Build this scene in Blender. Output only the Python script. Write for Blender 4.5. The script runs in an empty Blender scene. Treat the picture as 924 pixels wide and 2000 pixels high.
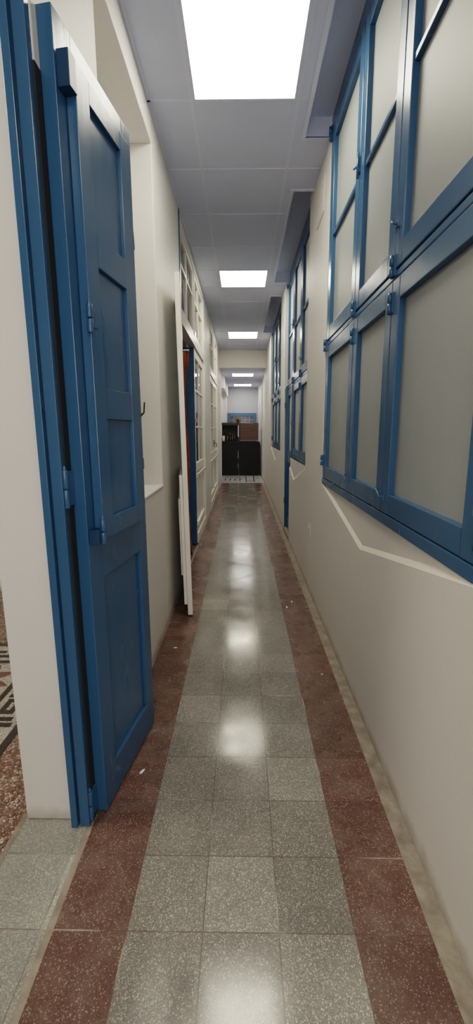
import bpy, bmesh, math, random
from mathutils import Vector, Matrix
random.seed(7)
sc = bpy.context.scene
COL = sc.collection

# ------------------------------------------------------------------ materials
def nt(name):
    m = bpy.data.materials.new(name); m.use_nodes = True
    t = m.node_tree; t.nodes.clear()
    return m, t
def N(t, typ, **kw):
    n = t.nodes.new(typ)
    for k, v in kw.items():
        if k in n.inputs: n.inputs[k].default_value = v
        else: setattr(n, k, v)
    return n
def L(t, a, b): t.links.new(a, b)
def rgb(r, g, b): return (r, g, b, 1)
def srgb(r, g, b):
    f = lambda c: c/255/12.92 if c/255 <= .04045 else ((c/255+.055)/1.055)**2.4
    return (f(r), f(g), f(b), 1)
def out(t, sh):
    o = N(t, 'ShaderNodeOutputMaterial'); L(t, sh, o.inputs['Surface'])
def math_(t, op, a, b=None, c=None):
    n = N(t, 'ShaderNodeMath', operation=op)
    for i, v in enumerate((a, b, c)):
        if v is None: continue
        if isinstance(v, (int, float)): n.inputs[i].default_value = v
        else: L(t, v, n.inputs[i])
    return n.outputs[0]
def mix(t, fac, a, b, mode='MIX'):
    n = N(t, 'ShaderNodeMix', data_type='RGBA', blend_type=mode)
    if isinstance(fac, (int, float)): n.inputs[0].default_value = fac
    else: L(t, fac, n.inputs[0])
    for i, v in ((6, a), (7, b)):
        if isinstance(v, tuple): n.inputs[i].default_value = v
        else: L(t, v, n.inputs[i])
    return n.outputs[2]
def ramp(t, src, stops):
    r = N(t, 'ShaderNodeValToRGB'); L(t, src, r.inputs[0])
    e = r.color_ramp.elements
    e[0].position, e[0].color = stops[0]
    e[1].position, e[1].color = stops[-1]
    for p, c in stops[1:-1]:
        x = e.new(p); x.color = c
    return r.outputs[0]
def coords(t):
    g = N(t, 'ShaderNodeNewGeometry'); return g.outputs['Position']
def noise(t, co, scale, detail=3, rough=.5):
    n = N(t, 'ShaderNodeTexNoise', Scale=scale, Detail=detail, Roughness=rough)
    L(t, co, n.inputs['Vector']); return n.outputs['Fac']
def bump(t, h, strength, dist=.01):
    b = N(t, 'ShaderNodeBump', Strength=strength, Distance=dist); L(t, h, b.inputs['Height'])
    return b.outputs[0]
def simple(name, col, rough=.5, metallic=0., bscale=0, bstr=0., var=0., vscale=6, spec=.5, coat=0.):
    m, t = nt(name)
    p = N(t, 'ShaderNodeBsdfPrincipled', Roughness=rough, Metallic=metallic)
    p.inputs['Specular IOR Level'].default_value = spec
    p.inputs['Coat Weight'].default_value = coat
    p.inputs['Coat Roughness'].default_value = .12
    co = coords(t)
    if var:
        n = noise(t, co, vscale, 4)
        d = tuple(c*(1-var) for c in col[:3])+(1,); u = tuple(min(1, c*(1+var)) for c in col[:3])+(1,)
        L(t, ramp(t, n, [(.3, d), (.7, u)]), p.inputs['Base Color'])
    else: p.inputs['Base Color'].default_value = col
    if bstr: L(t, bump(t, noise(t, co, bscale, 4), bstr), p.inputs['Normal'])
    out(t, p.outputs[0]); return m

M = {}
# plaster: warm off-white, faintly uneven, a little grime near the floor
def plaster(name, col, grime=True):
    m, t = nt(name)
    co = coords(t)
    p = N(t, 'ShaderNodeBsdfPrincipled', Roughness=.55)
    p.inputs['Specular IOR Level'].default_value = .35
    n1 = noise(t, co, 1.3, 4); n2 = noise(t, co, 9, 5, .6)
    c = mix(t, n1, tuple(x*.93 for x in col[:3])+(1,), col)
    c = mix(t, ramp(t, n2, [(.62, rgb(0,0,0)), (.8, rgb(.25,.25,.25))]), c, rgb(col[0]*.86, col[1]*.8, col[2]*.72))
    if grime:
        sx = N(t, 'ShaderNodeSeparateXYZ'); L(t, co, sx.inputs[0])
        z = math_(t, 'ADD', sx.outputs[2], math_(t, 'MULTIPLY', n2, .10))
        g = ramp(t, z, [(.05, rgb(.8,.8,.8)), (.11, rgb(0,0,0))])
        c = mix(t, g, c, rgb(.34,.29,.24))
    L(t, c, p.inputs['Base Color'])
    L(t, bump(t, math_(t, 'ADD', noise(t, co, 5, 3), math_(t, 'MULTIPLY', noise(t, co, 90, 4), .12)), .22, .012), p.inputs['Normal'])
    out(t, p.outputs[0]); return m
M['wall'] = plaster('plaster', rgb(.735,.71,.685))
M['wall_lit_lip_plate'] = plaster('plaster_highlight', rgb(.76,.72,.65), False)  # paler plaster: painted highlight on window recess lips, also the cover plate colour
M['white'] = simple('white_gloss', rgb(.78,.75,.69), .3, bscale=25, bstr=.06, var=.04)
M['ceil'] = simple('ceiling_tile', rgb(.56,.60,.76), .75, bscale=160, bstr=.06, var=.015)
M['grid'] = simple('ceiling_tee_bar', rgb(.60,.635,.78), .55)
M['far_wall'] = simple('hall_wall_paint', rgb(.42,.43,.47), .7)
def paint(name, c1, c2, rough):
    m, t = nt(name); co = coords(t)
    mp = N(t, 'ShaderNodeMapping'); mp.inputs['Scale'].default_value = (18, 18, 2.2); L(t, co, mp.inputs[0])
    p = N(t, 'ShaderNodeBsdfPrincipled', Roughness=rough)
    p.inputs['Specular IOR Level'].default_value = .55
    n = noise(t, co, 4, 4); b = noise(t, mp.outputs[0], 1.6, 3)
    L(t, mix(t, n, c1, c2), p.inputs['Base Color'])
    L(t, ramp(t, b, [(.3, rgb(rough*.85, rough*.85, rough*.85)), (.7, rgb(rough*1.15, rough*1.15, rough*1.15))]), p.inputs['Roughness'])
    L(t, bump(t, math_(t, 'ADD', b, math_(t, 'MULTIPLY', noise(t, co, 70, 3), .35)), .09, .004), p.inputs['Normal'])
    out(t, p.outputs[0]); return m
M['blue'] = paint('blue_gloss_paint', rgb(.029,.096,.20), rgb(.036,.114,.232), .24)
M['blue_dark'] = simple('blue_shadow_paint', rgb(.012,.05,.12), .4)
M['gap'] = simple('gap_shade', rgb(.012,.014,.02), .8)
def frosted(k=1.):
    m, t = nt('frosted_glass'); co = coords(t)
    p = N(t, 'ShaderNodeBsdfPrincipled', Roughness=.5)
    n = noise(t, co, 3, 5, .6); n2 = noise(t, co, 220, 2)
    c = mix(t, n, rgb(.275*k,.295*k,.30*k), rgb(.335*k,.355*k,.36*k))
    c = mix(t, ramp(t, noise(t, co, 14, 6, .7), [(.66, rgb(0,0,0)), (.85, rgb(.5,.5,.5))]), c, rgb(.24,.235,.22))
    p.inputs['Specular IOR Level'].default_value = .3
    L(t, c, p.inputs['Base Color']); L(t, bump(t, n2, .12, .002), p.inputs['Normal'])
    out(t, p.outputs[0]); return m
M['frost'] = frosted(); M['frost_lit'] = frosted(1.6)  # second copy is brighter, reflected light put into the farther panes' colour
def clear():
    m, t = nt('clear_glass')
    tr = N(t, 'ShaderNodeBsdfTransparent', Color=rgb(.80,.82,.81)); g = N(t, 'ShaderNodeBsdfGlossy', Roughness=.02, Color=rgb(.95,.95,.95))
    f = N(t, 'ShaderNodeFresnel', IOR=1.3); mx = N(t, 'ShaderNodeMixShader')
    L(t, f.outputs[0], mx.inputs[0]); L(t, tr.outputs[0], mx.inputs[1]); L(t, g.outputs[0], mx.inputs[2])
    out(t, mx.outputs[0]); return m
M['glass'] = clear()
# terrazzo tiles laid in world metres
T = .2
def terrazzo(name, dark, base, chip, grout, x0, light=.10, rough=.2, chips=400., tiles=True, odd=None, tone=1.):
    m, t = nt(name); co = coords(t)
    sx = N(t, 'ShaderNodeSeparateXYZ'); L(t, co, sx.inputs[0])
    u = math_(t, 'DIVIDE', math_(t, 'SUBTRACT', sx.outputs[0], x0), T)
    v = math_(t, 'DIVIDE', math_(t, 'SUBTRACT', sx.outputs[1], .864), T)
    fu, fv = math_(t, 'FLOOR', u), math_(t, 'FLOOR', v)
    cb = N(t, 'ShaderNodeCombineXYZ'); L(t, fu, cb.inputs[0]); L(t, fv, cb.inputs[1])
    wn = N(t, 'ShaderNodeTexWhiteNoise', noise_dimensions='2D'); L(t, cb.outputs[0], wn.inputs['Vector'])
    vo = N(t, 'ShaderNodeTexVoronoi', Scale=chips); L(t, co, vo.inputs['Vector'])
    vs = N(t, 'ShaderNodeSeparateColor'); L(t, vo.outputs['Color'], vs.inputs[0])
    vo2 = N(t, 'ShaderNodeTexVoronoi', Scale=chips*.42); L(t, co, vo2.inputs['Vector'])
    vs2 = N(t, 'ShaderNodeSeparateColor'); L(t, vo2.outputs['Color'], vs2.inputs[0])
    c = mix(t, vs.outputs[0], dark, base)
    c = mix(t, math_(t, 'MULTIPLY', math_(t, 'GREATER_THAN', vs.outputs[1], 1-light*1.6), .75), c, chip)
    big = math_(t, 'MULTIPLY', math_(t, 'GREATER_THAN', vs2.outputs[0], 1-light), math_(t, 'LESS_THAN', vo2.outputs['Distance'], .34))
    c = mix(t, math_(t, 'MULTIPLY', big, .8), c, chip)
    if tiles:
        k = ramp(t, wn.outputs['Value'], [(0., rgb(.88,.88,.88)), (.84, rgb(1.0,1.0,1.0)), (.93, rgb(1.15,1.15,1.15)), (1., rgb(1.28,1.29,1.29))])
        c = mix(t, 1., c, k, 'MULTIPLY')
    big_n = noise(t, co, 2.2, 5, .6)
    c = mix(t, 1., c, ramp(t, big_n, [(.3, rgb(.82*tone,.81*tone,.80*tone)), (.7, rgb(1.1*tone,1.1*tone,1.1*tone))]), 'MULTIPLY')
    # dusty wear scattered over the tiles
    dust = ramp(t, noise(t, co, 7, 8, .68), [(.45, rgb(0,0,0)), (.9, rgb(.28,.28,.28))])
    c = mix(t, dust, c, rgb(.40,.36,.32))
    p = N(t, 'ShaderNodeBsdfPrincipled')
    p.inputs['Specular IOR Level'].default_value = .5
    h = math_(t, 'MULTIPLY', noise(t, co, 5, 2), .6)
    if tiles:
        du = math_(t, 'ABSOLUTE', math_(t, 'SUBTRACT', math_(t, 'FRACT', u), .5))
        dv = math_(t, 'ABSOLUTE', math_(t, 'SUBTRACT', math_(t, 'FRACT', v), .5))
        wob = math_(t, 'MULTIPLY', noise(t, co, 30, 3), .010)
        ln = math_(t, 'GREATER_THAN', math_(t, 'ADD', math_(t, 'MAXIMUM', du, dv), wob), .4965)
        gm = mix(t, ramp(t, noise(t, co, 3.1, 2), [(.55, rgb(0,0,0)), (.66, rgb(1,1,1))]), grout, rgb(.45,.41,.34))
        c = mix(t, math_(t, 'MULTIPLY', ln, .8), c, gm)
        h = math_(t, 'SUBTRACT', h, ln)
    L(t, c, p.inputs['Base Color'])
    r = ramp(t, noise(t, co, 6, 5), [(.3, rgb(rough*.7, 0, 0)), (.7, rgb(rough*1.5, 0, 0))])
    sr = N(t, 'ShaderNodeSeparateColor'); L(t, r, sr.inputs[0]); L(t, sr.outputs[0], p.inputs['Roughness'])
    L(t, bump(t, h, .08, .003), p.inputs['Normal'])
    out(t, p.outputs[0]); return m
M['grey_tile'] = terrazzo('grey_terrazzo', rgb(.135,.124,.112), rgb(.25,.235,.215), rgb(.50,.47,.42), rgb(.11,.09,.075), -.3, .07, .13)
M['side_tile'] = terrazzo('pale_grey_terrazzo', rgb(.19,.185,.172), rgb(.32,.315,.29), rgb(.5,.48,.43), rgb(.13,.11,.09), -.73, .08, .3)
M['red_tile'] = terrazzo('red_terrazzo', rgb(.085,.041,.034), rgb(.145,.080,.066), rgb(.36,.27,.21), rgb(.09,.05,.04), -.3, .045, .24)
M['mortar'] = simple('floor_mortar', rgb(.25,.215,.175), .85, bscale=60, bstr=.5, var=.3, vscale=20)
def pebble(name, cols, scale=95):
    m, t = nt(name); co = coords(t)
    vo = N(t, 'ShaderNodeTexVoronoi', Scale=scale); L(t, co, vo.inputs['Vector'])
    s = N(t, 'ShaderNodeSeparateColor'); L(t, vo.outputs['Color'], s.inputs[0])
    c = ramp(t, s.outputs[0], [(i/(len(cols)-1), x) for i, x in enumerate(cols)])
    e = N(t, 'ShaderNodeTexVoronoi', Scale=scale, feature='DISTANCE_TO_EDGE'); L(t, co, e.inputs['Vector'])
    c = mix(t, math_(t, 'LESS_THAN', e.outputs['Distance'], .07), c, rgb(.06,.035,.028))
    p = N(t, 'ShaderNodeBsdfPrincipled', Roughness=.4); L(t, c, p.inputs['Base Color'])
    L(t, bump(t, e.outputs['Distance'], .3, .004), p.inputs['Normal'])
    out(t, p.outputs[0]); return m
M['pebble'] = pebble('red_pebble_mosaic', [rgb(.13,.06,.045), rgb(.21,.115,.09), rgb(.36,.25,.20), rgb(.5,.41,.35)])
M['mos_black'] = pebble('black_mosaic', [rgb(.006,.006,.008), rgb(.02,.02,.022), rgb(.012,.012,.014), rgb(.04,.04,.04)], 160)
M['mos_cream'] = pebble('cream_mosaic', [rgb(.46,.43,.38), rgb(.6,.56,.5), rgb(.52,.49,.43), rgb(.64,.6,.54)], 160)
M['mos_red'] = pebble('brown_mosaic', [rgb(.15,.055,.04), rgb(.22,.09,.065), rgb(.18,.07,.05), rgb(.26,.12,.09)], 160)
M['hall_tile'] = simple('white_patterned_tile', rgb(.62,.61,.62), .18, var=.1, vscale=14)
M['black_tile'] = simple('black_tile_inlay', rgb(.03,.03,.032), .25)
M['black'] = simple('black_lacquer', rgb(.004,.004,.005), .4, bscale=30, bstr=.05, spec=.3)
def wood(name, c1, c2, axis, rough=.45):
    m, t = nt(name); co = coords(t)
    mp = N(t, 'ShaderNodeMapping'); mp.inputs['Scale'].default_value = {'x': (1.5, 20, 26), 'z': (26, 20, 1.5)}[axis]; L(t, co, mp.inputs[0])
    n = noise(t, mp.outputs[0], 1.6, 6, .65)
    p = N(t, 'ShaderNodeBsdfPrincipled', Roughness=rough)
    L(t, ramp(t, n, [(.3, c1), (.7, c2)]), p.inputs['Base Color']); L(t, bump(t, n, .1, .003), p.inputs['Normal'])
    out(t, p.outputs[0]); return m
M['walnut'] = wood('walnut_board', rgb(.035,.018,.013), rgb(.12,.062,.045), 'x')
M['dark_wood'] = wood('dark_wood', rgb(.016,.012,.011), rgb(.04,.03,.026), 'x')
M['pale_edge'] = simple('pale_edge', rgb(.6,.58,.52), .4)
M['shelf_in'] = simple('shelf_interior', rgb(.02,.018,.018), .5)
M['steel'] = simple('steel', rgb(.55,.55,.56), .28, 1.)
M['black_metal'] = simple('black_iron', rgb(.012,.012,.014), .4, .6)
M['pot'] = simple('white_ceramic', rgb(.72,.66,.6), .3)
M['twig'] = simple('dried_flower', rgb(.30,.22,.10), .8, var=.4, vscale=80)
M['leafdark'] = simple('dark_leaf', rgb(.03,.05,.025), .6)
M['bottle'] = simple('black_bottle_glass', rgb(.012,.014,.018), .08, spec=.8)
M['bottle_cap'] = simple('silver_cap', rgb(.5,.52,.56), .25, .9)
def fabric():
    m, t = nt('rust_curtain_fabric'); co = coords(t)
    p = N(t, 'ShaderNodeBsdfPrincipled', Roughness=.85)
    n = noise(t, co, 12, 4)
    L(t, ramp(t, n, [(.3, rgb(.22,.05,.02)), (.7, rgb(.36,.10,.045))]), p.inputs['Base Color'])
    L(t, bump(t, noise(t, co, 500, 2), .2, .002), p.inputs['Normal']); out(t, p.outputs[0]); return m
M['curtain'] = fabric()
M['label'] = simple('pink_tag', rgb(.62,.42,.40), .5)
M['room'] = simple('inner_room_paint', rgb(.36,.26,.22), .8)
M['flake'] = simple('paint_flake', rgb(.8,.78,.74), .6)
def emit(name, col, s):
    m, t = nt(name); co = coords(t)
    e = N(t, 'ShaderNodeEmission', Strength=s, Color=col); out(t, e.outputs[0]); return m
M['lamp'] = emit('led_diffuser', rgb(1., .925, .74), 3.9)
M['lamp_far'] = emit('led_diffuser_hall', rgb(1., .95, .86), 2.8)
M['added_room_lamp'] = emit('added_room_light', rgb(1., .95, .88), 1.3)  # emission of the panels added to light the inner rooms

# ------------------------------------------------------------------ mesh helpers
class MB:
    def __init__(s): s.bm = bmesh.new(); s.mi = 0
    def poly(s, pts):
        f = s.bm.faces.new([s.bm.verts.new(p) for p in pts]); f.material_index = s.mi; return f
    def box(s, x0, x1, y0, y1, z0, z1):
        v = [s.bm.verts.new((x, y, z)) for z in (z0, z1) for y in (y0, y1) for x in (x0, x1)]
        for q in ((0,2,3,1), (4,5,7,6), (0,1,5,4), (2,6,7,3), (0,4,6,2), (1,3,7,5)):
            f = s.bm.faces.new([v[i] for i in q]); f.material_index = s.mi
        return s
    def prism(s, pts, axis, a, b):
        mk = {'x': lambda p, c: (c, p[0], p[1]), 'y': lambda p, c: (p[0], c, p[1]), 'z': lambda p, c: (p[0], p[1], c)}[axis]
        A = [s.bm.verts.new(mk(p, a)) for p in pts]; B = [s.bm.verts.new(mk(p, b)) for p in pts]
        n = len(pts); fs = [s.bm.faces.new(A[::-1]), s.bm.faces.new(B)]
        for i in range(n): fs.append(s.bm.faces.new([A[i], A[(i+1) % n], B[(i+1) % n], B[i]]))
        for f in fs: f.material_index = s.mi
        return s
    def tube(s, pts, r, seg=8):
        rings = []
        pts = [Vector(p) for p in pts]
        for i, p in enumerate(pts):
            d = (pts[min(i+1, len(pts)-1)]-pts[max(i-1, 0)]).normalized()
            a = d.orthogonal().normalized(); b = d.cross(a)
            rr = r[i] if isinstance(r, (list, tuple)) else r
            if rings:   # keep the ring aligned with the previous one
                q = rings[-1][0].co - pts[i-1]; a = (q - d*q.dot(d)).normalized(); b = d.cross(a)
            rings.append([s.bm.verts.new(p+a*rr*math.cos(2*math.pi*k/seg)+b*rr*math.sin(2*math.pi*k/seg)) for k in range(seg)])
        for A, B in zip(rings, rings[1:]):
            for k in range(seg):
                f = s.bm.faces.new([A[k], A[(k+1) % seg], B[(k+1) % seg], B[k]]); f.material_index = s.mi; f.smooth = True
        for q in (rings[0][::-1], rings[-1]):
            f = s.bm.faces.new(q); f.material_index = s.mi
        return s
    def lathe(s, prof, c, seg=16):
        rings = [[s.bm.verts.new((c[0]+r*math.cos(2*math.pi*k/seg), c[1]+r*math.sin(2*math.pi*k/seg), c[2]+z)) for k in range(seg)] for r, z in prof]
        for A, B in zip(rings, rings[1:]):
            for k in range(seg):
                f = s.bm.faces.new([A[k], A[(k+1) % seg], B[(k+1) % seg], B[k]]); f.smooth = True; f.material_index = s.mi
        s.bm.faces.new(rings[0][::-1]).material_index = s.mi; s.bm.faces.new(rings[-1]).material_index = s.mi
        return s
    def build(s, name, mats, parent=None, bevel=0., seg=2):
        bmesh.ops.recalc_face_normals(s.bm, faces=s.bm.faces)
        me = bpy.data.meshes.new(name); s.bm.to_mesh(me); s.bm.free()
        for m in (mats if isinstance(mats, list) else [mats]): me.materials.append(m)
        o = bpy.data.objects.new(name, me); COL.objects.link(o)
        if parent: o.parent = parent
        if bevel:
            b = o.modifiers.new('edge', 'BEVEL'); b.width = bevel; b.segments = seg; b.limit_method = 'ANGLE'; b.angle_limit = .7
        return o
def tag(o, label, cat, group=None, kind=None):
    o['label'] = label; o['category'] = cat
    if group: o['group'] = group
    if kind: o['kind'] = kind
    return o
def empty(name, loc=(0,0,0), rot=(0,0,0)):
    o = bpy.data.objects.new(name, None); COL.objects.link(o); o.location = loc; o.rotation_euler = rot
    o.empty_display_size = .1; return o

# ------------------------------------------------------------------ dimensions
XL, LEAN, XR0 = -.5, -.0115, .55         # left wall face; right wall leans in
CZ = 2.98                                # ceiling
PX, PY = -.726, 1.18                     # pier: back edge and face
LOWZ = 2.64                              # lower ceiling of the end hall
YE = 9.43                                # beam
R_ROT = (0, LEAN, 0); R_LOC = (XR0, 0, 0)

# ------------------------------------------------------------------ floor
b = MB()
def quad(b, x0, x1, y0, y1, z=0., mi=0):
    b.mi = mi; b.poly([(x0,y0,z), (x1,y0,z), (x1,y1,z), (x0,y1,z)])
YF = 10.4
quad(b, -.3, .3, -3, YF, 0, 0)
quad(b, -.495, -.3, -3, YF, 0, 1); quad(b, .3, .498, -3, YF, 0, 1)
quad(b, .498, .62, -3, YF, 0, 2)
quad(b, -.515, -.495, -3, YF, 0, 2)
quad(b, -.73, -.515, -3, PY+.02, 0, 3)
quad(b, -.748, -.73, -3, PY+.02, 0, 2)
quad(b, -4.2, -.748, -3, PY+.02, 0, 4)
quad(b, -4.2, -.72, PY+.02, 3.2, 0, 4)
quad(b, -3.2, -.515, 3.2, YF, 0, 1)
quad(b, -1.2, 1.2, YF, 14.2, 0, 5)
fl = b.build('floor', [M['grey_tile'], M['red_tile'], M['mortar'], M['side_tile'], M['pebble'], M['hall_tile']])
tag(fl, 'terrazzo tile floor, grey runner between two red borders down the corridor', 'floor', kind='structure')
# inlaid mosaic border with a key pattern in the room at the left, and the inlay at the far end
b = MB()
z1, z2 = .0012, .0020
OX, OY, W = -.973, 2.36, .225
quad(b, -3.2, OX, 1.0-1.6, OY, z1, 1)                # cream field
def rect(x0, x1, y0, y1, mi, z=z2): quad(b, min(x0,x1), max(x0,x1), min(y0,y1), max(y0,y1), z, mi)
rect(OX, OX-.036, -.6, OY, 0); rect(OX-W, OX-W+.03, -.6, OY-W+.03, 0)
rect(OX-.036, -3.2, OY-.036, OY, 0); rect(OX-W, -3.2, OY-W, OY-W+.03, 0)
w = .028
def key(fn, length):
    k = int(length/.17)
    for i in range(k):
        s = i*.17
        for (s0, s1, t0, t1) in ((0, w, .055, .165), (w, .112, .165-w, .165), (.112-w, .112, .09, .165-w), (.05, .112-w, .09, .09+w), (.112+.02, .112+.02+w, .07, .175)):
            fn(s+s0, s+s1, t0, t1)
key(lambda s0, s1, t0, t1: rect(OX-t0, OX-t1, OY-.20-s0, OY-.20-s1, 0), 2.7)
key(lambda s0, s1, t0, t1: rect(OX-.20-s0, OX-.20-s1, OY-t0, OY-t1, 0), 1.9)
for i, (cx, cy, an, ln) in enumerate(((-1.30,2.02,.5,.13), (-1.36,2.06,1.4,.12), (-1.27,1.94,-.3,.11), (-1.33,1.93,2.4,.12), (-1.42,2.0,2.9,.12), (-1.5,1.9,.9,.14), (-1.30,1.70,.2,.12), (-1.40,1.66,1.6,.14), (-1.33,1.60,-.6,.1), (-1.6,2.03,2.2,.13))):
    pts = []
    for k in range(9):
        a = k/8*math.pi*2; r = ln*(.5+.5*abs(math.cos(a)))*(.6 if k % 2 else 1)
        pts.append((cx+r*math.cos(a+an)*.6, cy+r*math.sin(a+an)*.5, z2))
    b.mi = 2; b.poly(pts[:-1])
b.build('mosaic_border', [M['mos_black'], M['mos_cream'], M['mos_red']], fl)
b = MB(); zt = .0015
for yy in (10.62, 10.86, 11.5, 11.72): quad(b, -.5, -.02, yy, yy+.035, zt)
for k in range(4):
    x = -.46+k*.13
    quad(b, x, x+.03, 10.95, 11.2, zt); quad(b, x, x+.09, 11.25, 11.3, zt)
quad(b, .10, .12, 10.6, 12.0, zt); quad(b, .31, .33, 10.6, 12.0, zt)
for k in range(6): quad(b, .13+k*.03, .145+k*.03, 10.62+(k % 2)*.12, 10.78+(k % 2)*.12, zt)
for yy in (10.7, 11.3): quad(b, .38, .52, yy, yy+.03, zt)
b.build('tile_inlay', M['black_tile'], fl)

# ------------------------------------------------------------------ left wall
b = MB()
A1, A2, B1, B2 = 3.62, 5.72, 6.66, 8.66              # the two glazed openings
def wl(y0, y1, z0=0, z1=3.2): b.box(PX, XL, y0, y1, z0, z1)
wl(PY, 1.69); wl(2.62, A1); wl(A2, B1); wl(B2, YF)
wl(1.69, 2.62, 0, .957); wl(1.69, 2.62, 2.83, 3.2)   # window niche
b.box(PX, PX+.03, 1.69, 2.62, .957, 2.83)            # its blind back
wl(A1, A2, 2.97, 3.2); wl(B1, B2, 2.97, 3.2)
b.box(-.535, XL+.004, 1.69, 2.622, .940, .958)
tag(b.build('wall_left', M['wall'], bevel=.006), 'long cream plaster wall with a deep window niche, left of the corridor', 'wall', kind='structure')
b = MB()
b.box(PX, XL, -3, -.75, 0, 3.2); b.box(PX, XL, -.75, PY, 2.62, 3.2)
tag(b.build('wall_left_near', M['wall']), 'cream plaster wall over the wide opening at the left', 'wall', kind='structure')
# the room behind the pier
b = MB()
b.box(-4.3, -4.2, -3, 3.3, 0, 3.2); b.box(-4.2, PX, 3.2, 3.3, 0, 3.2); b.box(-4.2, PX, -3.1, -3, 0, 3.2); b.box(-4.2, PX, -3, 3.2, 3.1, 3.2)
tag(b.build('wall_side_room', M['wall']), 'plain walls of the mosaic floored room beyond the pier', 'wall', kind='structure')
# the rooms behind the glazed doors
b = MB()
b.box(-3.3, -3.2, 3.3, YF, 0, 3.2); b.box(-3.2, PX, YF-.1, YF, 0, 3.2); b.box(-3.2, PX, 3.3, YF-.1, 3.1, 3.2); b.box(-3.2, PX, 6.1, 6.16, 0, 3.1)
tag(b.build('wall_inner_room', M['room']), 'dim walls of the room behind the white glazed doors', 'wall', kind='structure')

# ------------------------------------------------------------------ right wall (leaning slightly inwards)
W1 = (.90, 2.82); W2 = (3.58, 5.41); W3 = (5.97, 7.93)
ZS = .94; DOOR_Y = 4.80
b = MB(); TH = .26
def wr(y0, y1, z0=0, z1=3.25): b.box(0, TH, y0, y1, z0, z1)
wr(-3, W1[0]); wr(W1[1], W2[0]); wr(W2[1], W3[0]); wr(W3[1], YF)
def under(y0, y1, zt, apex, ycut=None):
    # wall under a window: a shallow V-shaped recess with a bevelled lower lip
    ym = (y0+y1)/2; d, bw = .012, .019
    ye = y1 if ycut is None else ycut
    sl = (zt-apex)/(y1-ym)
    zc = zt if ycut is None else apex+(ycut-ym)*sl
    o = [(0, y0, 0), (0, ye, 0), (0, ye, zc), (0, ym, apex), (0, y0, zt)]
    b.poly(o)
    i0, i1, i2 = (d, y0, zt+bw), (d, ym, apex+bw), (d, ye, zc+bw)
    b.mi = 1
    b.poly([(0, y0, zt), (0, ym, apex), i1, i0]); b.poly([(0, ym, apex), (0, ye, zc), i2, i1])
    b.mi = 0
    b.poly([(d, y0, zt+bw), i1, i2, (d, ye, zt+bw)] if ycut is not None else [i0, i1, i2])
    b.box(.03, TH, y0, ye, 0, zt)
    b.poly([(0, ye, 0), (.04, ye, 0), (.04, ye, zt), (0, ye, zc)])
under(W1[0], W1[1], ZS, .757); under(W2[0], 5.22, ZS+.03, .775, DOOR_Y); under(W3[0], W3[1], ZS+.04, .80)
for wn in (W1, W2, W3):
    b.box(.12, TH, wn[0], wn[1], ZS+.04 if wn is not W2 else 0, 3.25)
    b.box({W1: .006, W2: .036, W3: .031}[wn], .12, wn[0], wn[1], 3.083, 3.25)
wr_o = b.build('wall_right', [M['wall'], M['wall_lit_lip_plate']])
wr_o.location = R_LOC; wr_o.rotation_euler = R_ROT
tag(wr_o, 'cream plaster wall with three tall blue windows, right of the corridor', 'wall', kind='structure')

# ------------------------------------------------------------------ windows on the right
def latch(parent, y, z, kind, x=.0):
    b = MB()
    if kind == 'hook':      # a small hook and eye
        b.tube([(x-.004, y+.02, z+.02), (x-.016, y+.015, z+.02), (x-.017, y-.02, z-.002), (x-.005, y-.026, z-.006)], .0035, 6)
        b.box(x-.006, x+.004, y-.034, y-.018, z-.016, z+.004)
    elif kind == 'bolt':    # barrel bolt with its knob
        b.tube([(x-.009, y, z-.05), (x-.009, y, z+.05)], .0055, 8)
        b.box(x-.005, x+.003, y-.014, y+.014, z-.03, z+.03)
        b.tube([(x-.009, y, z), (x-.026, y+.012, z-.008)], .0045, 6)
    else:                   # butt hinge knuckle
        b.tube([(x-.008, y, z-.035), (x-.008, y, z-.001)], .008, 8); b.tube([(x-.008, y, z+.001), (x-.008, y, z+.035)], .008, 8)
        b.box(x-.005, x+.004, y-.02, y+.02, z-.034, z+.034)
    return b.build({'hook': 'hook', 'bolt': 'latch', 'hinge': 'hinge'}[kind], M['blue'], parent)
def sash(parent, y0, y1, z0, z1, x0, bar=None, gm='frost', st=.066, rail=.075, name='sash'):
    b = MB(); th = .036
    b.box(x0, x0+th, y0, y0+st, z0, z1); b.box(x0, x0+th, y1-st, y1, z0, z1)
    b.box(x0+.001, x0+th, y0+st, y1-st, z0, z0+rail); b.box(x0+.001, x0+th, y0+st, y1-st, z1-rail, z1)
    if bar: b.box(x0+.006, x0+th-.002, y0+st, y1-st, bar-.011, bar+.011)
    s = b.build(name, M['blue'], parent, bevel=.0035)
    g = MB(); xg = x0+.023
    if bar:
        g.box(xg, xg+.004, y0+st-.005, y1-st+.005, z0+rail-.005, bar-.004); g.build('pane', M[gm], s)
        g = MB(); g.box(xg, xg+.004, y0+st-.005, y1-st+.005, bar+.004, z1-rail+.005); g.build('pane', M[gm], s)
    else:
        g.box(xg, xg+.004, y0+st-.005, y1-st+.005, z0+rail-.005, z1-rail+.005); g.build('pane', M[gm], s)
    return s
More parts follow.
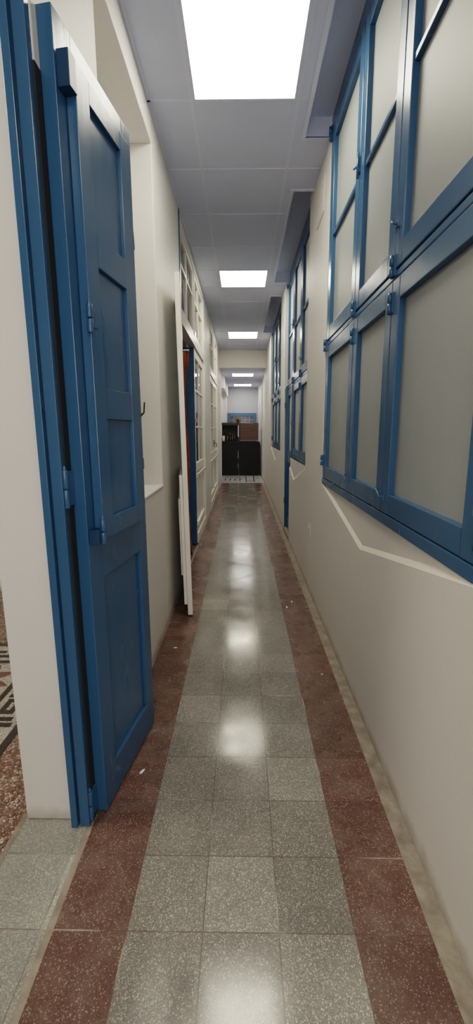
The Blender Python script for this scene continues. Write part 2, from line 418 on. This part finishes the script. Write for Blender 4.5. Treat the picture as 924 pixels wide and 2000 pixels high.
def window(name, label, edges, rec, zb, zt, zmid, bar, door=False, far_pad=.035, near_pad=.035):
    w = empty(name, R_LOC, R_ROT); tag(w, label, 'window', kind='structure')
    y0, y1 = edges[0]-near_pad, edges[-1]+far_pad
    b = MB(); fx0, fx1 = rec+.004, rec+.06
    yb0 = edges[-2] if door else None
    ybot = edges[-2] if door else y1
    b.box(fx0, fx1, y0, edges[0], zb, zt); b.box(fx0, fx1, edges[-1], y1, zb if not door else zmid-.03, zt)
    b.box(fx0-.004, fx1, edges[0], ybot, zb, zb+.042)
    b.box(fx0, fx1, edges[0], edges[-1], zmid-.012, zmid+.014)
    b.box(fx0, fx1, edges[0], edges[-1], zt-.085, zt)
    for e in edges[1:-1]: b.box(fx0+.014, fx1, e-.010, e+.010, zb+.042, zt-.085)
    if door: b.box(rec-.002, fx1, edges[-2]-.03, edges[-2]+.03, .80, zb+.042)
    b.build('window_frame', M['blue'], w, bevel=.004)
    n = len(edges)-1
    for i in range(n):
        a, c = edges[i]+.003, edges[i+1]-.003
        gm = 'frost_lit' if rec > .01 else 'frost'
        if not (door and i == n-1): sash(w, a, c, zb+.046, zmid-.016, rec, None, gm)
        sash(w, a, c, zmid+.018, zt-.088, rec, bar, gm)
    for i, e in enumerate(edges[1:-1]):
        if door and i == n-2: continue
        latch(w, e, zb+.11, 'hook', rec); latch(w, e, zmid-.09, 'hinge', rec)
    for i, e in enumerate(edges[1:-1]):
        latch(w, e, bar+.03 if i else zmid+.16, 'bolt' if i else 'hook', rec); latch(w, e, zmid+.03, 'hinge', rec)
    for z in (zmid-.005, zb+.16, zt-.10): latch(w, y1-.015, z, 'hinge', rec)
    latch(w, y0+.02, zb+.12, 'hinge', rec)
    return w
window('window_1', 'largest blue framed frosted window on the right wall, closest to the camera', [.935, 1.605, 2.13, 2.785], .0, .94, 3.08, 1.825, 2.42)
window('window_2', 'middle blue framed frosted window on the right wall, sharing its frame with the narrow blue door', [3.615, 4.21, 4.80, 5.375], .03, .975, 3.082, 1.80, 2.385, door=True)
window('window_3', 'smallest looking blue framed window on the right wall, closest to the end hall', [6.0, 6.62, 7.25, 7.895], .025, .985, 3.082, 1.83, 2.40)
# the narrow door in the second window
d = empty('door_1', R_LOC, R_ROT); tag(d, 'narrow blue door with glazed top in the middle blue window', 'door', kind='structure')
y0, y1 = 4.835, 5.372; x0 = .034
b = MB(); b.box(x0, x0+.04, y0, y0+.07, .05, 1.782); b.box(x0, x0+.04, y1-.07, y1, .05, 1.782)
for a, c in ((.05, .20), (.90, 1.05), (1.70, 1.782)): b.box(x0+.001, x0+.04, y0+.07, y1-.07, a, c)
b.box(x0+.014, x0+.03, y0+.07, y1-.07, .20, .90)
lf = b.build('door_leaf', M['blue'], d, bevel=.003)
b = MB(); b.box(x0+.02, x0+.025, y0+.066, y1-.066, 1.046, 1.704); b.build('pane', M['frost_lit'], lf)
b = MB(); b.box(.006, .09, y1, y1+.034, 0, 1.80); b.box(.02, .09, y0-.034, y0-.002, 0, 1.79); b.build('door_frame', M['blue'], d, bevel=.003)
b = MB(); b.box(.0, .10, y0-.03, y1+.03, 0, .045); b.build('threshold', M['mortar'], d, bevel=.004)
latch(d, y0+.02, .95, 'bolt', x0); latch(d, y0+.02, 1.36, 'hook', x0); latch(d, y1-.0, 1.6, 'hinge', x0-.02); latch(d, y1, .4, 'hinge', x0-.02)

# ------------------------------------------------------------------ ceiling
CX = .365                                            # edge of the strip that is cut out in front of the windows
REC = ((.85, 2.835), (3.39, 5.27), (5.80, 7.80))
b = MB()
b.box(PX, CX, -3, YE+.1, CZ, 3.25)
ys = [-3.]+[y for r in REC for y in r]+[YE+.1]
for i in range(0, len(ys), 2): b.box(CX, .62, ys[i], ys[i+1], CZ, 3.25)
for r in REC: b.box(CX, .62, r[0], r[1], 3.085, 3.25)
ce = b.build('ceiling', M['ceil'])
tag(ce, 'suspended ceiling of pale square panels above the corridor', 'ceiling', kind='structure')
b = MB()
rows = [-.32-.54, -.32, .25, .83, 1.42, 2.003, 2.543, 3.13, 3.715, 4.30, 4.895, 5.434, 6.02, 6.60, 7.18, 7.73, 8.31, 8.90]
LX0, LX1 = -.262, .281
for x in (LX0-.006, LX1+.006): b.box(x-.010, x+.010, -3, YE, CZ-.0025, CZ+.001)
for y in rows: b.box(XL, CX if any(r[0] < y < r[1] for r in REC) else .515, y-.006, y+.006, CZ-.003, CZ+.001)
b.box(XL, XL+.018, PY, YE, CZ-.003, CZ+.001)
for r in REC:
    b.box(CX-.022, CX+.002, r[0]-.02, r[1]+.02, CZ-.006, CZ+.004)
    b.box(CX+.002, .515, r[1], r[1]+.02, CZ-.006, CZ+.004)
    b.box(CX+.002, .515, r[0]-.02, r[0], CZ-.006, CZ+.012)
b.build('ceiling_grid', M['grid'], ce)
# end beam and the hall beyond
b = MB(); b.box(XL-.03, .56, YE, YE+.14, LOWZ-.03, CZ)
tag(b.build('beam', M['wall'], bevel=.004), 'cream beam across the corridor before the lower hall ceiling', 'beam', kind='structure')
b = MB(); b.box(-1.3, 1.3, YE+.1, 14.2, LOWZ, LOWZ+.1)
ce2 = b.build('ceiling_hall', M['ceil']); tag(ce2, 'lower pale ceiling of the hall at the end', 'ceiling', kind='structure')
b = MB()
b.box(-.70, -.60, YF, 14.05, 0, LOWZ); b.box(-.60, -.49, 13.3, 14.0, 0, LOWZ); b.box(-.60, -.455, 10.9, 13.95, 2.33, LOWZ)
tag(b.build('wall_hall_left', M['wall'], bevel=.004), 'left hall wall with a boxed beam under its ceiling', 'wall', kind='structure')
b = MB(); b.box(.555, .66, YF, 14.05, 0, LOWZ); b.box(.515, .556, 13.3, 14.0, 0, LOWZ)
tag(b.build('wall_hall_right', M['wall'], bevel=.004), 'right hall wall beside the black cabinets', 'wall', kind='structure')
b = MB(); b.box(-1.2, 1.2, 14.0, 14.15, 0, LOWZ)
tag(b.build('wall_far', M['far_wall']), 'pale far wall above the black cabinets', 'wall', kind='structure')
b = MB(); b.box(PX, .9, -3.12, -3, 0, 3.2)
tag(b.build('wall_back', M['wall']), 'plain wall closing the corridor behind the camera', 'wall', kind='structure')

# far blue door with a barred fanlight
d = empty('door_2', (0, 14.0, 0)); tag(d, 'blue framed door with a barred fanlight on the far wall behind the cabinets', 'door', kind='structure')
b = MB(); fx0, fx1 = -.487, .455
b.box(fx0, fx0+.095, -.05, 0, 0, 1.84); b.box(fx1-.095, fx1, -.05, 0, 0, 1.84); b.box(fx0+.095, fx1-.095, -.049, 0, 1.73, 1.84)
b.box(fx0+.095, fx1-.095, -.045, 0, 1.36, 1.44); b.build('door_frame', M['blue'], d, bevel=.004)
b = MB(); b.box(fx0+.095, fx1-.095, -.02, -.012, 1.44, 1.73); b.build('fanlight_pane', simple('dark_pane', rgb(.035,.035,.045), .15), d)
b = MB()
for k in range(1, 6): b.box(fx0+.095+k*.125-.005, fx0+.095+k*.125+.005, -.035, -.021, 1.44, 1.73)
for z in (1.53, 1.62): b.box(fx0+.095, fx1-.095, -.0345, -.022, z-.004, z+.004)
b.build('bar_grille', simple('pale_bar', rgb(.35,.36,.42), .5), d)
b = MB(); b.box(fx0+.097, fx1-.097, -.04, -.005, .01, 1.355); b.build('door_leaf', M['blue'], d)

# ------------------------------------------------------------------ ceiling lights
def ceiling_light(loc, label, mat, group):
    r = empty('ceiling_light', loc); tag(r, label, 'light', group)
    b = MB(); s, e = .270, .256
    for q in ((-s, -e, -s, s), (e, s, -s, s), (-e, e, -s, -e), (-e, e, e, s)): b.box(q[0], q[1], q[2], q[3], -.006, -.001)
    b.build('light_frame', M['grid'], r)
    b = MB(); b.box(-e, e, -e, e, -.005, -.002); b.build('diffuser', mat, r)
    return r
GL = 'square light panels set in the ceilings'
cx = (LX0+LX1)/2
ceiling_light((cx, 2.273, CZ), 'square ceiling light panel nearest the camera, above the tall blue door', M['lamp'], GL)
ceiling_light((cx, 5.165, CZ), 'second square ceiling light from the camera, level with the glazed white doors', M['lamp'], GL)
ceiling_light((cx, 8.02, CZ), 'third square ceiling light, the last one before the beam', M['lamp'], GL)
ceiling_light((.012, 10.83, LOWZ), 'square hall ceiling light just beyond the beam', M['lamp_far'], GL)
ceiling_light((.012, 13.2, LOWZ), 'square hall ceiling light closest to the far wall', M['lamp_far'], GL)
# unseen lamps: next of the row behind the camera, panels added in side rooms
ceiling_light((cx, -.59, CZ), 'square ceiling light behind the camera', M['lamp'], GL)
r = ceiling_light((-2.3, .9, 3.1), 'added square light panel, unseen in the side room', M['lamp'], GL); r.scale = (1.6, 1.6, 1)
r = ceiling_light((-1.9, 4.6, 3.1), 'added square light panel, unseen in the first inner room', M['added_room_lamp'], GL)
r = ceiling_light((-1.9, 7.8, 3.1), 'added square light panel, unseen in the second inner room', M['added_room_lamp'], GL)

# ------------------------------------------------------------------ tall blue door folded back at the left
d = empty('door_3', (0, 0, 0)); tag(d, 'tall blue panelled door with an inner shutter, swung open against the left wall', 'door', kind='structure')
b = MB(); FH = 2.60; GAPZ = 2.16
b.box(-.562, -.541, PY-.030, PY+.03, .0, FH); b.box(-.541, -.534, PY-.012, PY+.03, .0, FH); b.box(-.534, -.503, PY-.024, PY+.03, .0, FH)
fr = b.build('door_frame', M['blue'], d, bevel=.0015)
b = MB(); b.box(-.5035, -.497, PY-.004, PY+.03, 0, GAPZ); b.build('gap_shade_strip', M['gap'], fr)  # dark strip standing in for the shade between frame and leaf
HX, HY = -.461, 1.207; ang = math.atan2(.449, .069)
lf = empty('leaf_pivot')
# local frame of the leaf: x along the leaf, y towards the wall (so the face seen is y=0), z up
bpy.data.objects.remove(lf)
LLEN, LZ0, LZ1 = .458, .008, 2.30
def panelled(b, x0, x1, z0, z1, y0, th, fields, rec=.012, hole=None):
    # stiles and rails round recessed fields
    fx0, fx1 = fields[0][0], fields[0][1]
    b.box(x0, fx0, y0, y0+th, z0, z1); b.box(fx1, x1, y0, y0+th, z0, z1)
    zs = [z0]+[q for f in fields for q in (f[2], f[3])]+[z1]
    for i in range(0, len(zs), 2): b.box(fx0, fx1, y0+.0006, y0+th, zs[i], zs[i+1])
    for f in fields:
        if hole and f in hole: continue
        b.box(f[0], f[1], y0+rec, y0+th-.008, f[2], f[3])
b = MB()
panelled(b, 0, LLEN, LZ0, LZ1, 0, .041, [(.083, .389, .140, .826), (.083, .389, 1.00, 2.19)], .013)
leaf = b.build('door_leaf', M['blue'], d, bevel=.0018)
leaf.location = (HX, HY, 0); leaf.rotation_euler = (0, 0, ang)
b = MB()
SH = .052                                            # shutter stands proud of the leaf
panelled(b, .042, .372, .962, 2.212, -.030, .028, [(.112, .306, 1.024, 1.328), (.112, .306, 1.420, 1.755), (.112, .306, 1.845, 2.158)], .012)
shut = b.build('shutter', M['blue'], d, bevel=.0016)
shut.location = leaf.location; shut.rotation_euler = leaf.rotation_euler
def leaf_part(name, fn, parent, mat):
    b = MB(); fn(b); o = b.build(name, mat, parent, bevel=.0015); return o
def hinge_fn(x, y, z, h=.09):
    def f(b):
        b.tube([(x, y, z-h/2), (x, y, z-.002)], .0085, 10); b.tube([(x, y, z+.002), (x, y, z+h/2)], .0085, 10)
        b.tube([(x, y, z+h/2), (x, y, z+h/2+.012)], [.006, .003], 8)
    return f
for z in (1.13, .07): leaf_part('hinge', lambda b, z=z: (hinge_fn(-.0425, .033, z, .11)(b), b.box(-.042, .0, .030, .036, z-.05, z+.05)), leaf, M['blue'])
def shinge(z):
    def f(b):
        hinge_fn(.036, -.032, z, .075)(b); b.box(.040, .082, -.0335, -.029, z-.02, z+.028)
    return f
for z in (1.60, .99): leaf_part('hinge', shinge(z), shut, M['blue'])
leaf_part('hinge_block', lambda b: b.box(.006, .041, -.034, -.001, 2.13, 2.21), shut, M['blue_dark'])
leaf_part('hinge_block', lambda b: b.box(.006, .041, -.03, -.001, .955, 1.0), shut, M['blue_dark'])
leaf_part('keeper_plate', lambda b: b.prism([(LLEN-.002, 1.98), (LLEN+.012, 1.975), (LLEN+.018, 1.94), (LLEN+.012, 1.99), (LLEN+.006, 2.02), (LLEN-.002, 2.03)], 'y', .004, .010), leaf, M['blue'])
leaf_part('keeper_plate', lambda b: b.prism([(LLEN-.002, 1.14), (LLEN+.018, 1.142), (LLEN+.018, 1.185), (LLEN+.012, 1.178), (LLEN+.004, 1.178), (LLEN-.002, 1.184)], 'y', .004, .010), leaf, M['blue'])
leaf_part('hook', lambda b: b.tube([(LLEN, .012, 1.34), (LLEN+.008, .006, 1.352), (LLEN+.016, .0, 1.358), (LLEN+.022, -.002, 1.362), (LLEN+.024, -.004, 1.39), (LLEN+.026, -.004, 1.402)], [.007, .006, .0035, .003, .003, .0025], 8), leaf, M['black_metal'])

# ------------------------------------------------------------------ white glazed doors in the left wall
def glazed_leaf(name, w, h, glass_z, bars, parent, mol=True):
    # local: x along the leaf, y=0 the corridor face, thickness to +y
    b = MB(); st, th = .055, .034
    b.box(0, st, 0, th, .01, h); b.box(w-st, w, 0, th, .01, h)
    b.box(st, w-st, .0006, th, h-.085, h); b.box(st, w-st, .0006, th, glass_z-.10, glass_z); b.box(st, w-st, .0006, th, .01, .16)
    b.box(st, w-st, .012, th-.01, .16, glass_z-.10)
    for z in bars: b.box(st, w-st, .006, th-.006, z-.010, z+.010)
    b.box(w/2-.010, w/2+.010, .006, th-.006, glass_z, h-.085)
    if mol:
        b.box(st*.4, w-st*.4, -.016, .0, glass_z-.155, glass_z-.115); b.box(st+.02, w-st-.02, -.010, .013, .20, .25)
        b.box(0, w, -.014, 0, .01, .13)
    o = b.build(name, M['white'], parent, bevel=.003)
    zs = [glass_z]+list(bars)+[h-.085]
    for a, c in zip(zs, zs[1:]):
        for x0, x1 in ((st, w/2), (w/2, w-st)):
            g = MB(); g.box(x0, x1, .018, .021, a, c); g.build('pane', M['glass'], o)
    return o
def glazed_door(name, label, y0, y1, first_open):
    d = empty(name); tag(d, label, 'door', kind='structure')
    ym = (y0+y1)/2; ZT = 2.15
    b = MB(); fx0, fx1 = XL-.075, XL+.004
    b.box(fx0, fx1, y0, y0+.045, 0, 2.97); b.box(fx0, fx1, y1-.045, y1, 0, 2.97)
    b.box(fx0, fx1-.001, y0+.045, y1-.045, 2.91, 2.97); b.box(fx0, fx1-.001, y0+.045, y1-.045, ZT+.01, ZT+.10)
    b.box(fx0, fx1-.001, ym-.025, ym+.025, ZT+.10, 2.91)
    f = b.build('door_frame', M['white'], d, bevel=.003)
    for a, c in ((y0+.047, ym-.026), (ym+.026, y1-.047)):
        b = MB(); xx0, xx1 = XL-.045, XL-.008; s = .045; m = (a+c)/2
        b.box(xx0, xx1, a, a+s, ZT+.102, 2.908); b.box(xx0, xx1, c-s, c, ZT+.102, 2.908)
        b.box(xx0, xx1, a+s, c-s, ZT+.102, ZT+.15); b.box(xx0, xx1, a+s, c-s, 2.865, 2.908)
        b.box(xx0+.006, xx1-.004, m-.011, m+.011, ZT+.15, 2.865); b.box(xx0+.006, xx1-.004, a+s, c-s, 2.64, 2.66)
        tr = b.build('transom', M['white'], d, bevel=.002)
        for p, q in ((a+s, m), (m, c-s)):
            for zz0, zz1 in ((ZT+.15, 2.65), (2.65, 2.865)):
                g = MB(); g.box(XL-.030, XL-.027, p, q, zz0, zz1); g.build('pane', M['glass'], tr)
    wleaf = ym-y0-.05
    l2 = glazed_leaf('door_leaf', wleaf, ZT, .925, (1.33, 1.73), d)
    l2.location = (XL-.012, ym+.003, 0); l2.rotation_euler = (0, 0, math.pi/2)
    if first_open:
        l1 = glazed_leaf('door_leaf', .925, 2.235, .925, (1.33, 1.73), d, False)
        a = math.atan2(2.756-3.672, -.368+.493)
        l1.location = (-.504, 3.672, 0); l1.rotation_euler = (.0165, 0, a)
        # kick boards on the face that turns to the wall
        b = MB(); b.box(.03, .925, -.022, -.001, .09, 1.0); b.box(.05, .905, -.034, -.022, .30, .84)
        b.build('kick_board', M['white'], l1, bevel=.004)
        l1['label'] = 'leaf standing open against the wall'
    else:
        l1 = glazed_leaf('door_leaf', wleaf, ZT, .925, (1.33, 1.73), d)
        l1.location = (XL-.012, y0+.046, 0); l1.rotation_euler = (0, 0, math.pi/2)
        b = MB(); b.box(-.03, .012, -.012, 0, 1.0, 1.12); b.tube([(0, -.006, 1.06), (0, -.05, 1.06), (.0, -.052, 1.0)], .007, 8)
        h = b.build('handle', M['black_metal'], l2); 
    return d
d4 = glazed_door('door_4', 'white glazed double door on the left wall with its near leaf standing open', A1, A2, True)
d5 = glazed_door('door_5', 'closed white glazed double door on the left wall, closer to the end hall', B1, B2, False)
b = MB(); b.box(XL-.02, XL+.0065, A1-.012, A1+.012, 2.45, 2.975); b.build('edge_strip', M['blue'], d4)
# blue door leaf inside the open doorway
b = MB(); panelled(b, 0, .62, .01, 2.15, 0, .036, [(.09, .53, .16, .85), (.09, .53, 1.0, 2.03)], .012)
o = b.build('door_6', M['blue'], bevel=.003); o.location = (-.560, 4.545, 0); o.rotation_euler = (0, 0, math.pi); 
o.location = (-.512, 4.668, 0)
tag(o, 'dark blue door leaf seen edge on inside the open white doorway', 'door', kind='structure')
# little tag on the latch
r = empty('latch_tag', (-.508, 4.670, 1.40)); tag(r, 'small pinkish tag hanging on the latch of the white glazed door', 'tag')
b = MB(); b.box(-.030, .028, -.014, -.010, -.028, .022); b.build('card', M['label'], r, bevel=.002)
b = MB(); b.tube([(0, -.0095, .015), (0, .006, .028)], .003, 6); b.build('pin', M['steel'], r)
# rust coloured curtain
b = MB(); n, m = 26, 20
vs = []
for j in range(m+1):
    z = .015+(2.02-.015)*j/m; row = []
    for i in range(n+1):
        u = i/n; flare = 1-.10*(1-j/m)
        x = -.512-.36*u-.012*math.sin(j*.5)*(1-u) - (.018 if 4 < j < 19 else 0)*(1-u)
        y = 4.16+.028*math.sin(u*22+.4*math.sin(j*.3))+.01*math.sin(j*.7)
        row.append(b.bm.verts.new((x, y, z + (.02*math.sin(u*9) if j == 0 else 0))))
    vs.append(row)
for j in range(m):
    for i in range(n):
        f = b.bm.faces.new([vs[j][i], vs[j][i+1], vs[j+1][i+1], vs[j+1][i]]); f.smooth = True
o = b.build('curtain', M['curtain']); s = o.modifiers.new('thick', 'SOLIDIFY'); s.thickness = .004
tag(o, 'rust orange fabric curtain hanging inside the open white doorway', 'curtain')
b = MB(); b.tube([(-.505, 4.16, 2.03), (-1.4, 4.16, 2.03)], .009, 10)
o = b.build('curtain_rail', M['steel']); tag(o, 'thin rail carrying the rust curtain inside the white doorway', 'rail')

# ------------------------------------------------------------------ small fittings on the right wall
def on_right(name, label, cat):
    r = empty(name, R_LOC, R_ROT); return tag(r, label, cat)
r = on_right('wall_socket', 'painted-over round socket bump low on the right wall between two windows', 'socket')
b = MB(); b.box(-.004, .0, 3.235, 3.305, .47, .56); b.build('cover_plate', M['wall'], r, bevel=.004)
b = MB(); b.tube([(-.006, 3.27, .525), (-.011, 3.27, .525)], [.022, .018], 14); b.build('knob', M['wall'], r)
r = on_right('junction_cover', 'white cover plate near the ceiling on the right wall, beside the nearest window', 'cover plate')
b = MB(); b.box(-.005, .0, 2.98, 3.24, 2.66, 2.87); b.build('plate', M['wall_lit_lip_plate'], r, bevel=.003)
b = MB(); b.box(-.007, -.005, 3.0, 3.22, 2.68, 2.85); b.build('lid', M['wall'], r, bevel=.001)

# paint flakes dropped on the floor
def flake(x, y, a, s, label):
    b = MB(); pts = [(s*.9, 0), (s*.5, s*.28), (-s*.3, s*.34), (-s*.9, s*.1), (-s*.5, -s*.3), (s*.4, -s*.26)]
    b.prism(pts, 'z', .0005, .0035); o = b.build('paint_flake', M['flake'], None, bevel=.0008)
    o.location = (x, y, 0); o.rotation_euler = (0, 0, a); tag(o, label, 'paint flake', 'paint flakes on the floor')
flake(-.382, 1.385, 1.0, .016, 'white paint flake on the red border beside the tall blue door')
flake(.336, 2.92, 1.7, .02, 'white paint flake on the red border under the first blue window')
flake(.385, 3.02, 1.4, .018, 'thin white paint flake close to the right wall under the first blue window')
flake(.435, 2.05, .3, .010, 'tiny pale paint flake on the right red border, nearest the camera of those at right')
flake(-.40, 2.32, .2, .013, 'pale paint flake on the red border near the open white leaf')
flake(-.51, 1.19, .9, .012, 'white paint flake at the foot of the blue door frame')

# ------------------------------------------------------------------ cabinets at the end
CY = 12.08
def black_cabinet(x0, x1, label, side):
    r = empty('cabinet', ((x0+x1)/2, CY, 0)); tag(r, label, 'cabinet', 'black cabinets at the corridor end')
    w = (x1-x0)/2; D = .42
    b = MB(); t = .02
    b.box(-w, -w+t, .02, D, .06, .945); b.box(w-t, w, .02, D, .06, .945); b.box(-w+t, w-t, .02, D, .06, .08)
    b.box(-w+t, w-t, D-.02, D, .08, .945)
    b.build('carcass', M['black'], r, bevel=.002)
    b = MB(); b.box(-w+.02, w-.02, .04, D, 0, .06); b.build('plinth', M['black'], r)
    b = MB(); b.box(-w, w, -.005, D, .945, .968); b.build('cabinet_top', M['black'], r, bevel=.003)
    b = MB(); b.box(-w+.002, w-.002, .0, .019, .03, .942); dr = b.build('door', M['black'], r, bevel=.002)
    hx = w-.012 if side > 0 else -w+.012
    if side > 0:
        for z0, z1 in ((.20, .36), (.50, .72)):
            b = MB(); b.box(hx-.004, hx+.004, -.012, -.0005, z0, z1); b.build('handle', M['steel'], dr, bevel=.0015)
    else:
        b = MB(); b.box(hx+.02, hx+.03, -.012, -.0005, .40, .60); b.build('handle', M['black_metal'], dr, bevel=.0015)
    return r
black_cabinet(-.597, -.100, 'black floor cabinet under the open shelf, with a slim bright handle', 1)
black_cabinet(-.092, .505, 'black floor cabinet under the brown wooden cupboard', -1)
Z0 = .968
# open shelf unit
r = empty('shelf_unit', (-.345, CY, Z0)); tag(r, 'open dark shelf unit with pale side edges on the black cabinet', 'shelf unit')
w = .248
b = MB(); b.box(-w-.006, w+.006, -.01, .36, .46, .535); b.build('shelf_top', M['dark_wood'], r, bevel=.003)
b = MB(); b.box(-w, w, .33, .345, .012, .46); b.build('back_panel', M['shelf_in'], r)
b = MB(); b.box(-w, w, .0, .33, 0, .012); b.build('base_board', M['shelf_in'], r)
for s in (-1, 1):
    a = s*w
    b = MB(); b.box(min(a, a-s*.02), max(a, a-s*.02), .012, .33, .012, .46); sd = b.build('side_panel', M['shelf_in'], r)
    b = MB(); e = a-s*.022 if s < 0 else a-s*.002
    b.box(min(a, a-s*.024), max(a, a-s*.024), -.0, .012, .14 if s > 0 else .10, .46); b.build('edge_strip', M['pale_edge'], sd, bevel=.002)
# wooden cupboard
r = empty('cupboard', (.188, CY, Z0)); tag(r, 'brown wood grained cupboard box on the right black cabinet', 'cupboard')
w = .275
b = MB(); b.box(-w, w, .02, .36, .025, .525); b.build('carcass', M['dark_wood'], r, bevel=.003)
b = MB(); b.box(-w+.035, w-.002, .0, .019, .055, .52); b.build('door', M['walnut'], r, bevel=.003)
b = MB(); b.box(-w+.035, w-.002, .003, .0195, .026, .052); b.build('bottom_rail', simple('pale_walnut', rgb(.17,.11,.085), .4), r, bevel=.002)
b = MB(); b.box(-w, -w+.033, .001, .0195, .026, .525); b.build('side_stile', M['dark_wood'], r, bevel=.002)
for s in (-1, 1):
    b = MB(); b.tube([(s*(w-.05), .05, 0), (s*(w-.05), .05, .026)], .014, 10); b.build('foot', M['steel'], r)
# dark panel leaning in the gap between cabinet and wall
b = MB(); b.prism([(.0, 0), (.022, 0), (.012, .90), (-.008, .90)], 'y', 0, .38)
o = b.build('board', M['dark_wood'], None, bevel=.002); o.location = (.528, 12.10, 0); o.location.x = .516
tag(o, 'dark narrow board standing between the black cabinet and the right wall', 'board')
# things on the shelf
r = empty('flower_pot', (-.535, CY+.06, Z0+.012)); tag(r, 'white pot with a small dark plant on the open shelf', 'pot')
b = MB(); b.lathe([(.030, 0), (.036, .02), (.040, .11), (.043, .15), (.041, .155)], (0, 0, 0)); b.build('pot', M['pot'], r)
b = MB(); 
for k in range(9):
    a = k*2.4; rr = .03+.012*(k % 3)
    b.tube([(0, 0, .14), (rr*.5*math.cos(a), rr*.5*math.sin(a), .20+.012*k), (rr*math.cos(a), rr*math.sin(a), .23+.016*k)], [.004, .011, .002], 6)
b.build('leaves', M['leafdark'], r)
BG = 'dark bottles on the open shelf'
def bottle(x, y, h, rad, label):
    r = empty('bottle', (x, y, Z0+.012)); tag(r, label, 'bottle', BG)
    b = MB(); b.lathe([(rad*.95, 0), (rad, .01), (rad, h*.55), (rad*.9, h*.63), (rad*.38, h*.76), (rad*.36, h*.93)], (0, 0, 0)); b.build('glass_body', M['bottle'], r)
    b = MB(); b.lathe([(rad*.46, h*.93), (rad*.46, h), (rad*.4, h*1.005)], (0, 0, 0), 12); b.build('cap', M['bottle_cap'], r)
bottle(-.415, CY+.06, .15, .028, 'short dark bottle, leftmost of those on the open shelf')
bottle(-.345, CY+.10, .22, .028, 'tallest dark bottle in the middle of the open shelf')
bottle(-.335, CY+.03, .12, .026, 'smallest dark bottle standing in front of the tallest one')
bottle(-.270, CY+.06, .18, .030, 'dark bottle second from the right on the open shelf')
bottle(-.205, CY+.09, .20, .026, 'dark bottle rightmost on the open shelf')
# dried flowers on top
r = empty('dried_flowers', (-.095, CY+.18, Z0+.526)); tag(r, 'bunch of dried yellowish flowers in a dark vase on top of the cupboards', 'flowers')
r.location = (-.115, CY+.17, Z0+.535)
b = MB(); b.lathe([(.032, 0), (.038, .01), (.034, .04), (.030, .05)], (0, 0, 0), 14); b.build('vase', M['dark_wood'], r)
b = MB()
for k in range(46):
    a = random.uniform(0, 6.28); rr = random.uniform(.02, .12); h = random.uniform(.07, .14)*(1-.2*rr/.12)
    b.tube([(0, 0, .04), (rr*.5*math.cos(a), rr*.5*math.sin(a), .04+h*.6), (rr*math.cos(a), rr*math.sin(a), h)], [.002, .003, .010], 5)
b.build('stems', M['twig'], r)

# added fill lamp behind the camera, brightens the pier and near walls
ld = bpy.data.lights.new('fill_lamp', 'AREA'); ld.shape = 'RECTANGLE'; ld.size = 1.6; ld.size_y = 1.8; ld.energy = 8.5; ld.color = (1., .965, .92)
lo = bpy.data.objects.new('fill_lamp', ld); COL.objects.link(lo); lo.location = (-.15, -2.6, 1.7); lo.rotation_euler = (math.radians(86), 0, 0)

# ------------------------------------------------------------------ world, camera, colour
wd = bpy.data.worlds.new('world'); sc.world = wd; wd.use_nodes = True
wd.node_tree.nodes['Background'].inputs[0].default_value = (.75, .8, .9, 1)
wd.node_tree.nodes['Background'].inputs[1].default_value = .3
f, p = 816., math.atan(160/816)
yaw = math.atan(11/816*math.cos(p))
cam = bpy.data.cameras.new('camera'); co = bpy.data.objects.new('camera', cam); COL.objects.link(co)
cam.sensor_fit = 'VERTICAL'; cam.sensor_height = 36; cam.lens = f/2000*36; cam.clip_start = .02
co.location = (0, 0, 1.295); co.rotation_euler = (math.pi/2-p, 0, yaw)
sc.camera = co
sc.view_settings.view_transform = 'Filmic'
sc.view_settings.look = 'Medium High Contrast'
sc.view_settings.exposure = 2.4
